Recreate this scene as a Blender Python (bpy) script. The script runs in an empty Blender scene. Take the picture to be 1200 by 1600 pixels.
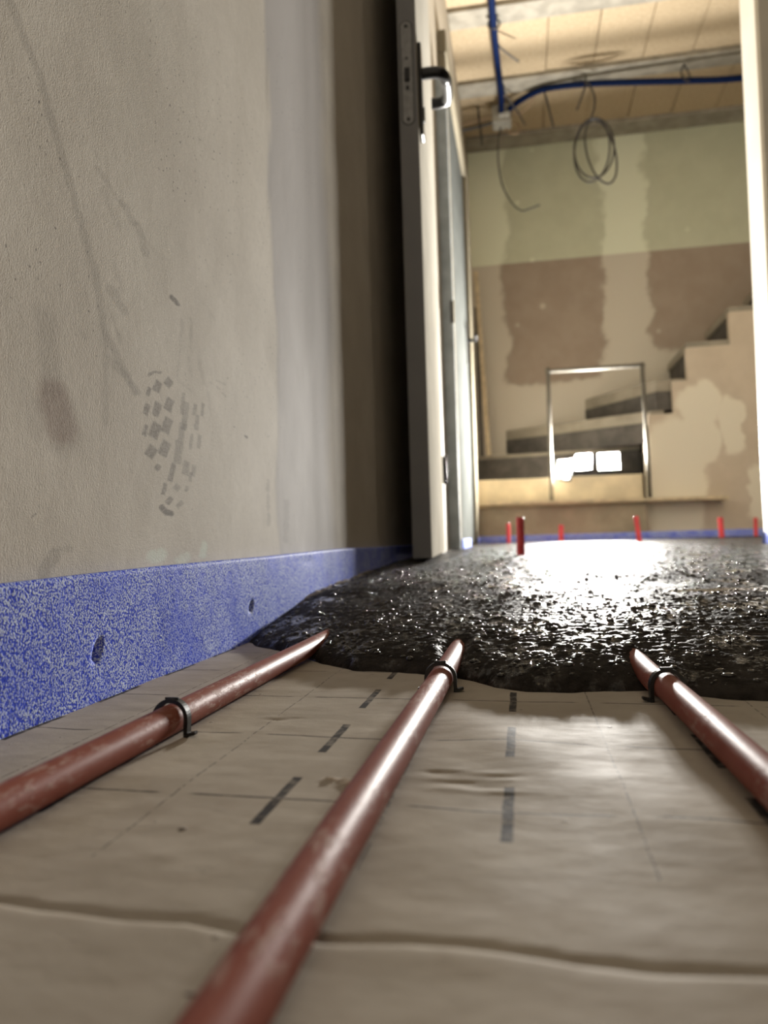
import bpy, bmesh, math, random
import numpy as np
from mathutils import Matrix, Vector

random.seed(7); rng = np.random.default_rng(11)
S = bpy.context.scene
COL = S.collection

# ------------------------------------------------------------------ camera
CAM_H = 0.107
def _n(v): return v / np.linalg.norm(v)
_dy = _n(np.array([(815 - 600) / 1200, -(836 - 800) / 1200, 1.0]))      # world +Y seen by the lens
_up = np.array([-0.029, 1.0, 0.0]); _up[2] = -(_up[0] * _dy[0] + _up[1] * _dy[1]) / _dy[2]; _up = _n(_up)
_dx = np.cross(_up, _dy); _dx = _dx if _dx[0] > 0 else -_dx
_M = np.stack([_dx, _dy, _up])
cd = bpy.data.cameras.new('camera'); cam = bpy.data.objects.new('camera', cd); COL.objects.link(cam)
cd.sensor_fit = 'VERTICAL'; cd.sensor_height = 36.0; cd.lens = 27.0
cd.clip_start = 0.01; cd.clip_end = 60
cd.dof.use_dof = True; cd.dof.focus_distance = 0.56; cd.dof.aperture_fstop = 7.4
_r, _u, _f = _M[:, 0], _M[:, 1], _M[:, 2]
cam.matrix_world = Matrix(((_r[0], _u[0], -_f[0], 0), (_r[1], _u[1], -_f[1], 0), (_r[2], _u[2], -_f[2], CAM_H), (0, 0, 0, 1)))
S.camera = cam

# ------------------------------------------------------------------ light and exposure
LAMP = 1900.0                     # output of the work lamp's panels, built further down
LAMP_SPREAD = 145.0
W = bpy.data.worlds.new('world'); S.world = W; W.use_nodes = True
W.node_tree.nodes['Background'].inputs[0].default_value = (0.6, 0.62, 0.7, 1)
W.node_tree.nodes['Background'].inputs[1].default_value = 0.02
S.view_settings.view_transform = 'Standard'; S.view_settings.look = 'None'
S.view_settings.gamma = 1.0; S.view_settings.use_curve_mapping = False
S.view_settings.exposure = 0.42
S.cycles.use_denoising = True
S.cycles.max_bounces = 10; S.cycles.diffuse_bounces = 7; S.cycles.glossy_bounces = 4
S.cycles.sample_clamp_indirect = 12
S.cycles.caustics_reflective = False; S.cycles.caustics_refractive = False

# ------------------------------------------------------------------ helpers: noise
def vnoise(x, y, seed=0):
    x = np.asarray(x, float); y = np.asarray(y, float)
    xi = np.floor(x).astype(np.int64); yi = np.floor(y).astype(np.int64)
    fx = x - xi; fy = y - yi
    fx = fx * fx * fx * (fx * (fx * 6 - 15) + 10); fy = fy * fy * fy * (fy * (fy * 6 - 15) + 10)
    def h(a, b):
        n = (a * 374761393 + b * 668265263 + seed * 974711) & 0xffffffff
        n = ((n ^ (n >> 13)) * 1274126177) & 0xffffffff
        n = ((n ^ (n >> 15)) * 2246822519) & 0xffffffff
        return ((n ^ (n >> 16)) & 0xffff) / 65535.0 * 2 - 1
    a = h(xi, yi); b = h(xi + 1, yi); c = h(xi, yi + 1); d = h(xi + 1, yi + 1)
    return (a * (1 - fx) + b * fx) * (1 - fy) + (c * (1 - fx) + d * fx) * fy
def fbm(x, y, o=3, seed=0):
    s = 0; a = 1.0
    for k in range(o):
        s = s + a * vnoise(x * 2 ** k + 17.3 * k, y * 2 ** k - 9.1 * k, seed + k); a *= .5
    return s

# ------------------------------------------------------------------ helpers: objects
def tag(o, label=None, cat=None, group=None, kind=None):
    if label: o['label'] = label
    if cat: o['category'] = cat
    if group: o['group'] = group
    if kind: o['kind'] = kind
    return o
def empty(name, loc=(0, 0, 0), rz=0.0):
    o = bpy.data.objects.new(name, None); COL.objects.link(o); o.location = loc; o.rotation_euler = (0, 0, rz)
    o.empty_display_size = .05
    return o
def link(name, me, mat, parent=None, loc=None, rot=None, smooth=False):
    o = bpy.data.objects.new(name, me); COL.objects.link(o)
    if mat and not me.materials: me.materials.append(mat)
    if parent: o.parent = parent
    if loc is not None: o.location = loc
    if rot is not None: o.rotation_euler = rot
    if smooth:
        for p in me.polygons: p.use_smooth = True
    return o
def from_bm(name, bm, mat, parent=None, loc=None, rot=None, smooth=False):
    bmesh.ops.recalc_face_normals(bm, faces=bm.faces[:])
    me = bpy.data.meshes.new(name); bm.to_mesh(me); bm.free()
    return link(name, me, mat, parent, loc, rot, smooth)
def add_box(bm, lo, hi):
    r = bmesh.ops.create_cube(bm, size=1.0)
    for v in r['verts']:
        v.co = Vector([(lo[i] + hi[i]) / 2 + v.co[i] * (hi[i] - lo[i]) for i in range(3)])
    return r['verts']
def box(name, lo, hi, mat, parent=None, bev=0.0, seg=2, **k):
    bm = bmesh.new(); add_box(bm, lo, hi)
    if bev: bmesh.ops.bevel(bm, geom=bm.edges[:], offset=bev, segments=seg, profile=.5, affect='EDGES')
    return from_bm(name, bm, mat, parent, **k)
def add_prism(bm, pts, z0, z1):
    lo = [bm.verts.new((p[0], p[1], z0)) for p in pts]; hi = [bm.verts.new((p[0], p[1], z1)) for p in pts]
    bm.faces.new(lo[::-1]); bm.faces.new(hi)
    for i in range(len(pts)):
        j = (i + 1) % len(pts); bm.faces.new((lo[i], lo[j], hi[j], hi[i]))
def prism(name, pts, z0, z1, mat, parent=None, bev=0.0, **k):
    bm = bmesh.new(); add_prism(bm, pts, z0, z1)
    if bev: bmesh.ops.bevel(bm, geom=bm.edges[:], offset=bev, segments=2, profile=.5, affect='EDGES')
    return from_bm(name, bm, mat, parent, **k)
def smooth_path(pts, n=8, closed=False):
    P = [Vector(p) for p in pts]; out = []
    for i in range(len(P) - 1):
        p0 = P[max(i - 1, 0)]; p1 = P[i]; p2 = P[i + 1]; p3 = P[min(i + 2, len(P) - 1)]
        for k in range(n):
            t = k / n
            out.append(.5 * ((2 * p1) + (p2 - p0) * t + (2 * p0 - 5 * p1 + 4 * p2 - p3) * t * t + (3 * p1 - p0 - 3 * p2 + p3) * t ** 3))
    out.append(P[-1]); return out
def add_tube(bm, path, r, seg=12, cap=True, flat=None):
    """sweep a circle (or an ellipse flat=(ra,rb)) along path with parallel transport"""
    P = [Vector(p) for p in path]; rings = []
    t0 = (P[1] - P[0]).normalized(); ref = Vector((0, 0, 1)) if abs(t0.z) < .9 else Vector((0, 1, 0))
    nrm = (ref - t0 * ref.dot(t0)).normalized()
    for i, p in enumerate(P):
        t = (P[min(i + 1, len(P) - 1)] - P[max(i - 1, 0)]).normalized()
        nrm = (nrm - t * nrm.dot(t)).normalized(); b = t.cross(nrm)
        rr = r[i] if isinstance(r, (list, tuple)) else r
        ra, rb = (flat if flat else (rr, rr))
        rings.append([bm.verts.new(p + nrm * math.cos(2 * math.pi * k / seg) * ra + b * math.sin(2 * math.pi * k / seg) * rb) for k in range(seg)])
    for a, b_ in zip(rings, rings[1:]):
        for k in range(seg):
            j = (k + 1) % seg; bm.faces.new((a[k], a[j], b_[j], b_[k]))
    if cap: bm.faces.new(rings[0][::-1]); bm.faces.new(rings[-1])
def tube(name, path, r, mat, parent=None, seg=12, flat=None, **k):
    bm = bmesh.new(); add_tube(bm, path, r, seg, flat=flat)
    o = from_bm(name, bm, mat, parent, smooth=True, **k)
    return o
def grid_mesh(name, V, nu, nv, flip=False):
    """V: (nu*nv,3) array, index i*nv+j"""
    i, j = np.meshgrid(np.arange(nu - 1), np.arange(nv - 1), indexing='ij')
    a = (i * nv + j).ravel(); q = np.stack([a, a + nv, a + nv + 1, a + 1], 1)
    if flip: q = q[:, ::-1]
    me = bpy.data.meshes.new(name); n = len(V); m = len(q)
    me.vertices.add(n); me.vertices.foreach_set('co', np.ascontiguousarray(V, dtype=np.float32).ravel())
    me.loops.add(m * 4); me.loops.foreach_set('vertex_index', np.ascontiguousarray(q, dtype=np.int32).ravel())
    me.polygons.add(m); me.polygons.foreach_set('loop_start', np.arange(0, m * 4, 4, dtype=np.int32))
    me.polygons.foreach_set('use_smooth', np.ones(m, dtype=bool))
    me.update(calc_edges=True); me.validate()
    return me
def attr(me, name, vals):
    a = me.attributes.new(name, 'FLOAT', 'POINT'); a.data.foreach_set('value', np.ascontiguousarray(vals, dtype=np.float32))

# ------------------------------------------------------------------ helpers: materials
class Mat:
    def __init__(s, name, rough=.6, metal=0.0, spec=.5):
        s.m = bpy.data.materials.new(name); s.m.use_nodes = True
        s.t = s.m.node_tree; s.b = s.t.nodes['Principled BSDF']
        s.b.inputs['Roughness'].default_value = rough; s.b.inputs['Metallic'].default_value = metal
        s.b.inputs['Specular IOR Level'].default_value = spec
        s.co = s.n('ShaderNodeTexCoord').outputs['Object']
    def n(s, typ, **k):
        x = s.t.nodes.new(typ)
        for a, v in k.items(): setattr(x, a, v)
        return x
    def put(s, sock, v):
        if isinstance(v, bpy.types.NodeSocket): s.t.links.new(v, sock)
        elif isinstance(v, (tuple, list)) and len(v) == 3 and sock.type == 'RGBA': sock.default_value = (*v, 1)
        else: sock.default_value = v
    def math(s, op, a, b=0.0, c=0.0, clamp=False):
        x = s.n('ShaderNodeMath', operation=op, use_clamp=clamp)
        for i, v in enumerate((a, b, c)): s.put(x.inputs[i], v)
        return x.outputs[0]
    def vmath(s, op, a, b=(0, 0, 0)):
        x = s.n('ShaderNodeVectorMath', operation=op); s.put(x.inputs[0], a)
        if op == 'SCALE': s.put(x.inputs[3], b)
        else: s.put(x.inputs[1], b)
        return x.outputs[0]
    def noise(s, scale, detail=3, rough=.55, co=None, color=False, dist=0.0):
        x = s.n('ShaderNodeTexNoise'); s.put(x.inputs['Vector'], co or s.co)
        x.inputs['Scale'].default_value = scale; x.inputs['Detail'].default_value = detail
        x.inputs['Roughness'].default_value = rough; x.inputs['Distortion'].default_value = dist
        return x.outputs['Color' if color else 'Fac']
    def voro(s, scale, feature='F1', co=None, out='Distance'):
        x = s.n('ShaderNodeTexVoronoi', feature=feature); s.put(x.inputs['Vector'], co or s.co)
        x.inputs['Scale'].default_value = scale; return x.outputs[out]
    def ramp(s, f, lo, hi, smooth=True):
        x = s.n('ShaderNodeMapRange', interpolation_type='SMOOTHSTEP' if smooth else 'LINEAR'); x.clamp = True
        s.put(x.inputs[0], f); s.put(x.inputs[1], lo); s.put(x.inputs[2], hi)
        x.inputs[3].default_value = 0; x.inputs[4].default_value = 1
        return x.outputs[0]
    def mix(s, f, a, b, mode='MIX'):
        x = s.n('ShaderNodeMix', data_type='RGBA', blend_type=mode); s.put(x.inputs[0], f); s.put(x.inputs[6], a); s.put(x.inputs[7], b)
        return x.outputs[2]
    def xyz(s, co=None):
        x = s.n('ShaderNodeSeparateXYZ'); s.put(x.inputs[0], co or s.co); return x.outputs
    def attr(s, name):
        x = s.n('ShaderNodeAttribute'); x.attribute_name = name; return x.outputs['Fac']
    def scaled(s, v): return s.vmath('MULTIPLY', s.co, v)
    def color(s, c): s.put(s.b.inputs['Base Color'], c); return s
    def rough(s, r): s.put(s.b.inputs['Roughness'], r); return s
    def relief(s, terms):
        """fine relief as a tilt of the surface normal: terms of (noise scale, slope, detail)"""
        v = s.n('ShaderNodeNewGeometry').outputs['Normal']
        for sc, a, de in terms:
            c = s.vmath('SUBTRACT', s.noise(sc, de, .6, color=True), (.5, .5, .5))
            amp = a if isinstance(a, bpy.types.NodeSocket) else float(a)
            v = s.vmath('ADD', v, s.vmath('SCALE', c, amp))
        s.put(s.b.inputs['Normal'], s.vmath('NORMALIZE', v)); return s
    def bump(s, h, strength=.5, dist=.001):
        x = s.n('ShaderNodeBump'); x.inputs['Strength'].default_value = strength; x.inputs['Distance'].default_value = dist
        s.put(x.inputs['Height'], h)
        if s.b.inputs['Normal'].links: s.put(x.inputs['Normal'], s.b.inputs['Normal'].links[0].from_socket)
        s.put(s.b.inputs['Normal'], x.outputs[0]); return s
def simple(name, c, rough=.6, metal=0.0, spec=.5, var=.12, vs=20.0, bump=0.0, bs=200.0, bd=.0005):
    m = Mat(name, rough, metal, spec)
    d = tuple(x * (1 - var) for x in c); e = tuple(min(1, x * (1 + var)) for x in c)
    m.color(m.mix(m.ramp(m.noise(vs, 4), .3, .7), d, e))
    if bump: m.bump(m.noise(bs, 3), bump, bd)
    return m.m

# ---- plain materials
MAT = {}
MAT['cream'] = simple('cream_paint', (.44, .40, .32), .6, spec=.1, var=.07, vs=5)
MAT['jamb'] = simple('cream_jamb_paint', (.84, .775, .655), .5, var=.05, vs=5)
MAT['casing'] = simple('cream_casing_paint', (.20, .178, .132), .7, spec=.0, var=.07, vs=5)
MAT['room_wall'] = simple('plaster_grey', (.42, .38, .32), .85, var=.08, vs=2)
MAT['ceil_dark'] = simple('joint_mortar', (.26, .21, .14), .95, var=.15)
MAT['concrete_floor'] = simple('slab', (.25, .24, .22), .9)
MAT['leaf_edge'] = simple('grey_door_edge', (.27, .27, .28), .5, var=.05, vs=8)
MAT['leaf_face'] = simple('dusty_white_laminate', (.42, .395, .34), .7, spec=.0, var=.10, vs=7)
MAT['black_plastic'] = simple('black_plastic', (.012, .012, .013), .32, var=.2, vs=60)
MAT['clip_plastic'] = simple('clip_black', (.016, .016, .015), .38, var=.25, vs=200, bump=.25, bs=900, bd=.0004)
MAT['black_metal'] = simple('black_coated_metal', (.02, .02, .022), .28, var=.15, vs=40)
MAT['chrome'] = simple('polished_steel', (.34, .35, .37), .3, 1.0, var=.05)
MAT['brushed'] = simple('brushed_latch_steel', (.30, .30, .30), .42, .7, var=.12, vs=90)
MAT['galv'] = simple('blue_grey_steel', (.42, .47, .51), .7, .0, spec=.05, var=.15, vs=14)
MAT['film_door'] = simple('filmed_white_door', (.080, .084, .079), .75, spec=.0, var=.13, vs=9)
MAT['conduit'] = simple('blue_conduit', (.0035, .011, .048), .55, spec=.05, var=.12, vs=80)
MAT['cable'] = simple('dark_cable', (.035, .032, .03), .5, var=.3, vs=60)
MAT['tan_cable'] = simple('tan_cable', (.30, .21, .13), .6, var=.2, vs=60)
MAT['boxgrey'] = simple('grey_box_plastic', (.36, .35, .31), .5, var=.12)
MAT['marker'] = simple('red_tube', (.80, .075, .085), .35, var=.15, vs=60)
MAT['wood'] = simple('raw_batten', (.58, .48, .32), .7, var=.18, vs=25)
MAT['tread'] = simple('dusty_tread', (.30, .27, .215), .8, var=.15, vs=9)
MAT['riser'] = simple('shaded_riser', (.085, .077, .068), .75, var=.25, vs=14)  # dark tone stands in for the shade under the tread slabs
MAT['frame_metal'] = simple('grey_tube_metal', (.16, .148, .125), .55, .3, var=.15, vs=20)
MAT['lamp_body'] = simple('lamp_housing', (.05, .05, .055), .5)

# ---- pale-blue foam of the edge strips
def foam_mat():
    m = Mat('blue_foam', .45, 0, .003)
    w = m.vmath('ADD', m.co, m.vmath('SCALE', m.noise(160, 2, color=True), .0035))
    n1 = m.noise(620, 2, .6, co=w); v = m.voro(640, co=w); big = m.noise(22, 3)
    cell = m.math('ADD', m.math('MULTIPLY', n1, .65), m.math('MULTIPLY', m.math('SUBTRACT', 1.0, v), .35))
    c = m.mix(m.ramp(cell, .41, .62), (.055, .090, .66), (.70, .80, 1.0))  # glints painted as pale cells, the shade between them as deep blue
    c = m.mix(m.math('MULTIPLY', m.ramp(big, .42, .68), .45), c, (.09, .14, .78))
    m.color(c)
    m.bump(cell, .4, .0012)
    return m.m
MAT['foam'] = foam_mat()

# ---- left wall: card-faced plasterboard with dirt painted as attributes
def wall_mat():
    m = Mat('plasterboard_dirty', .85, 0, .12)
    base = m.mix(m.ramp(m.noise(7, 4), .3, .7), (.53, .485, .415), (.60, .555, .48))
    base = m.mix(m.math('MULTIPLY', m.ramp(m.noise(160, 3), .35, .75), .25), base, (.45, .41, .36))
    base = m.mix(m.attr('compound_shade'), base, (.37, .35, .34))  # filled joint, darkened in colour for the door's half shadow
    base = m.mix(m.attr('pale'), base, (.62, .66, .57))
    base = m.mix(m.attr('red'), base, (.22, .13, .095))
    base = m.mix(m.attr('dirt'), base, (.13, .115, .10))
    # scattered fly-specks and pits, thickest where the wall is scuffed
    sp = m.voro(120, co=m.vmath('ADD', m.co, m.vmath('SCALE', m.noise(40, 2, color=True), .01)))
    spm = m.math('MULTIPLY', m.ramp(sp, .15, .08), m.ramp(m.noise(8, 3), .44, .60))
    base = m.mix(m.math('MULTIPLY', spm, .75), base, (.10, .09, .08))
    m.color(base)
    grain = m.noise(950, 3); soft = m.noise(45, 4)
    fibre = m.noise(1, 2, co=m.scaled((1, 900, 260)))
    smooth = m.math('SUBTRACT', 1.0, m.math('MULTIPLY', m.attr('compound_shade'), .8))
    m.bump(m.math('MULTIPLY', m.math('ADD', grain, m.math('MULTIPLY', fibre, .5)), smooth), .6, .00045)
    m.bump(soft, .25, .0012)
    m.bump(spm, -.6, .0008)
    return m.m
MAT['left_wall'] = wall_mat()

# ---- printed foil over the insulation
def foil_mat():
    m = Mat('printed_insulation_foil', .6, 0, .006)
    X, Y, Z = m.xyz()
    base = m.mix(m.ramp(m.noise(9, 4), .3, .72), (.43, .385, .325), (.53, .48, .41))
    base = m.mix(m.math('MULTIPLY', m.ramp(m.noise(70, 4), .45, .75), .4), base, (.40, .345, .285))
    base = m.mix(m.math('MULTIPLY', m.ramp(m.noise(4, 3), .4, .7), .35), base, (.36, .295, .25))
    px, py = .0945, .1
    xs = m.math('ADD', X, .1035 + px * 40); ys = m.math('ADD', m.math('ADD', Y, -.304 + py * 40), m.math('MULTIPLY', X, .06))
    wob = m.math('MULTIPLY', m.math('SUBTRACT', m.noise(60, 2), .5), .0012)
    def dist(v, p, off=0.0):   # distance to the nearest line of period p
        q = m.math('MODULO', m.math('ADD', m.math('ADD', v, wob), p / 2 + off), p)
        return m.math('ABSOLUTE', m.math('SUBTRACT', q, p / 2))
    dx, dyy = dist(xs, px), dist(ys, py)
    thick = m.math('MULTIPLY', m.ramp(dx, .0026, .0018), m.ramp(dyy, .0300, .0285))
    thin = m.math('MULTIPLY', m.ramp(dyy, .0010, .0005), m.ramp(dx, .042, .036))
    wear = m.ramp(m.noise(130, 3), .30, .55)
    dots = m.math('MULTIPLY', m.ramp(dist(xs, px, px / 2), .0007, .0003), m.ramp(m.noise(240, 1), .40, .5))
    ink = m.math('MAXIMUM', m.math('MULTIPLY', thick, .90), m.math('MAXIMUM', m.math('MULTIPLY', thin, .85), m.math('MULTIPLY', dots, .5)))
    ink = m.math('MULTIPLY', ink, m.attr('print'))
    ink = m.math('MULTIPLY', ink, m.math('ADD', .55, m.math('MULTIPLY', wear, .45)))
    col = m.mix(ink, base, (.035, .037, .045))
    # cement crumbs and brown rubs
    sp = m.voro(75, co=m.vmath('ADD', m.co, m.vmath('SCALE', m.noise(30, 2, color=True), .02)))
    crumbs = m.math('MULTIPLY', m.ramp(sp, .11, .06), m.ramp(m.noise(13, 3), .55, .62))
    col = m.mix(m.math('MULTIPLY', crumbs, .8), col, (.06, .045, .04))
    col = m.mix(m.attr('torn'), col, (.36, .235, .13))
    m.color(col)
    m.rough(m.math('ADD', .46, m.math('MULTIPLY', m.noise(35, 4), .25)))
    m.bump(m.noise(900, 2), .22, .0003)
    m.bump(m.noise(1, 3, co=m.scaled((38, 62, 50))), .35, .0011)
    m.bump(crumbs, .6, .001)
    return m.m
MAT['foil'] = foil_mat()

# ---- wet screed
def screed_mat():
    m = Mat('wet_screed', .2, 0, .25)
    X, Y, Z = m.xyz()
    c = m.mix(m.ramp(m.noise(60, 5), .3, .7), (.019, .016, .014), (.048, .042, .037))
    c = m.mix(m.ramp(m.noise(5, 3), .55, .75), c, (.058, .052, .046))
    c = m.mix(m.attr('rim'), c, (.42, .36, .26))
    m.color(c)
    wet = m.ramp(m.noise(1, 5, .68, co=m.scaled((26, 17, 20))), .525, .61)
    m.put(m.b.inputs['Specular IOR Level'], m.math('ADD', .012, m.math('MULTIPLY', wet, .30)))
    m.rough(m.math('ADD', m.math('SUBTRACT', .52, m.math('MULTIPLY', wet, .42)), m.math('MULTIPLY', m.attr('rim'), .3)))
    st = m.vmath('ADD', m.scaled((1.0, 1.0, .5)), m.vmath('SCALE', m.noise(50, 2, color=True), .006))
    g1 = m.noise(330, 4, .62, co=st); g2 = m.voro(300, 'F1', co=st); g3 = m.noise(1300, 2)
    pat = m.math('ADD', .45, m.math('MULTIPLY', m.ramp(m.noise(9, 3), .38, .62), .75))
    m.relief(((260, m.math('MULTIPLY', pat, 1.5), 2), (900, .5, 1), (60, .25, 2)))
    m.bump(m.math('MULTIPLY', m.math('ADD', g1, m.math('MULTIPLY', g2, .6)), pat), .6, .0018)
    return m.m
MAT['screed'] = screed_mat()
MAT['grit'] = simple('wet_grit', (.035, .031, .027), .12, spec=.5, var=.3, vs=120)

# ---- copper-red heating pipe
def pipe_mat():
    m = Mat('red_heating_pipe', .4, 0, .05)
    c = m.mix(m.ramp(m.noise(30, 3), .3, .7), (.25, .075, .052), (.30, .105, .078))
    scuff = m.math('MULTIPLY', m.ramp(m.noise(1, 4, .65, co=m.scaled((260, 75, 260))), .50, .62), m.ramp(m.noise(14, 2), .46, .60))
    c = m.mix(m.math('MULTIPLY', scuff, .55), c, (.50, .36, .31))
    m.color(c); m.rough(m.math('ADD', .46, m.math('MULTIPLY', scuff, .15)))
    m.bump(m.noise(1, 3, co=m.scaled((500, 120, 500))), .18, .0004)
    m.bump(scuff, .2, .0003)
    return m.m
MAT['pipe'] = pipe_mat()

# ---- far wall: green board above, brown board below, filled joints
def rect_mask(m, x, z, x0, x1, z0, z1, e=.02):
    a = m.math('MULTIPLY', m.ramp(x, x0 - e, x0 + e), m.ramp(x, x1 + e, x1 - e))
    b = m.math('MULTIPLY', m.ramp(z, z0 - e, z0 + e), m.ramp(z, z1 + e, z1 - e))
    return m.math('MULTIPLY', a, b)
def far_wall_mat():
    m = Mat('filled_boards', .8, 0, .3)
    X, Y, Z = m.xyz()
    wx = m.math('ADD', X, m.math('MULTIPLY', m.math('SUBTRACT', m.noise(4.5, 4), .5), .22))
    wz = m.math('ADD', Z, m.math('MULTIPLY', m.math('SUBTRACT', m.noise(6.5, 4), .5), .16))
    green = m.mix(m.ramp(m.noise(9, 3), .3, .7), (.54, .56, .42), (.58, .60, .455))
    brown = m.mix(m.ramp(m.noise(9, 3), .3, .7), (.33, .265, .21), (.365, .30, .24))
    lg, lb = (.76, .79, .63), (.58, .535, .45)
    up = m.ramp(m.math('ADD', Z, m.math('MULTIPLY', X, .0)), 1.846, 1.856)
    board = m.mix(up, brown, green); fill = m.mix(up, lb, lg)
    keep = m.math('MAXIMUM', rect_mask(m, wx, wz, -.045, .555, 1.07, 2.8), rect_mask(m, wx, wz, .83, 1.9, 1.22, 2.8))
    # screw-head dabs
    sp = m.voro(5.5, co=m.scaled((1, 0, 1)))
    dabs = m.math('MULTIPLY', m.ramp(sp, .15, .09), m.ramp(m.noise(2.1, 2), .46, .56))
    keep = m.math('MULTIPLY', keep, m.math('SUBTRACT', 1.0, m.math('MULTIPLY', dabs, .75)))
    m.color(m.mix(keep, fill, board)); m.bump(keep, -.3, .003); m.bump(m.noise(30, 3), .2, .002)
    return m.m
MAT['far_wall'] = far_wall_mat()
def stringer_mat():
    m = Mat('patched_plaster', .8, 0, .3)
    X, Y, Z = m.xyz()
    w = m.noise(6, 4, color=True)
    co = m.vmath('ADD', m.co, m.vmath('SCALE', m.vmath('SUBTRACT', w, (.5, .5, .5)), .16))
    x, y, z = m.xyz(co)
    def ell(cx, cz, rx, rz, e=.12):
        d = m.math('SQRT', m.math('ADD', m.math('POWER', m.math('DIVIDE', m.math('SUBTRACT', x, cx), rx), 2.0), m.math('POWER', m.math('DIVIDE', m.math('SUBTRACT', z, cz), rz), 2.0)))
        return m.ramp(d, 1 + e, 1 - e)
    base = m.mix(m.ramp(m.noise(8, 3), .3, .7), (.55, .465, .36), (.61, .52, .41))
    k = ell(.83, .36, .17, .36)
    for a in ((.98, .78, .12, .12), (1.14, .66, .07, .16), (.95, .60, .12, .14), (1.25, .30, .06, .14)): k = m.math('MAXIMUM', k, ell(*a))
    m.color(m.mix(k, base, (.76, .70, .57))); m.bump(k, .3, .003); m.bump(m.noise(40, 3), .25, .002)
    return m.m
MAT['stringer'] = stringer_mat()
def block_mat():
    m = Mat('wood_chip_block', .95, 0, .2)
    info = m.n('ShaderNodeObjectInfo').outputs['Random']
    c = m.mix(m.ramp(m.noise(60, 5), .3, .7), (.41, .322, .208), (.50, .40, .27))
    c = m.mix(m.math('MULTIPLY', info, .35), c, (.43, .335, .215))
    m.color(c); m.bump(m.noise(220, 3), .6, .002); return m.m
MAT['block'] = block_mat()
MAT['beam'] = simple('grey_concrete_beam', (.30, .275, .225), .9, var=.2, vs=12, bump=.4, bs=120, bd=.001)
MAT['step_face'] = simple('raw_step', (.66, .57, .40), .8, var=.14, vs=7)
MAT['step_base'] = simple('base_step', (.40, .335, .235), .85, var=.18, vs=5)
def lamp_mat():
    m = Mat('lamp_panel', .4); m.b.inputs['Base Color'].default_value = (.9, .9, .9, 1)
    m.b.inputs['Emission Color'].default_value = (1.0, .955, .87, 1); m.b.inputs['Emission Strength'].default_value = 40.0
    return m.m
MAT['lamp_panel'] = lamp_mat()

# ================================================================== THE SETTING
XW = -.302                     # face of the left wall
YP0, YP1 = 2.52, 2.66          # partition with the door opening
XJ0, XJ1 = -.262, .772         # its clear opening
XH = -.263                     # face of the hall's left wall
YF = 4.95                      # far wall
CEIL = 2.6
def struct(o): o['kind'] = 'structure'; return o

struct(box('floor', (-.45, -1.3, -.16), (3.4, 5.1, -.012), MAT['concrete_floor']))

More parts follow.
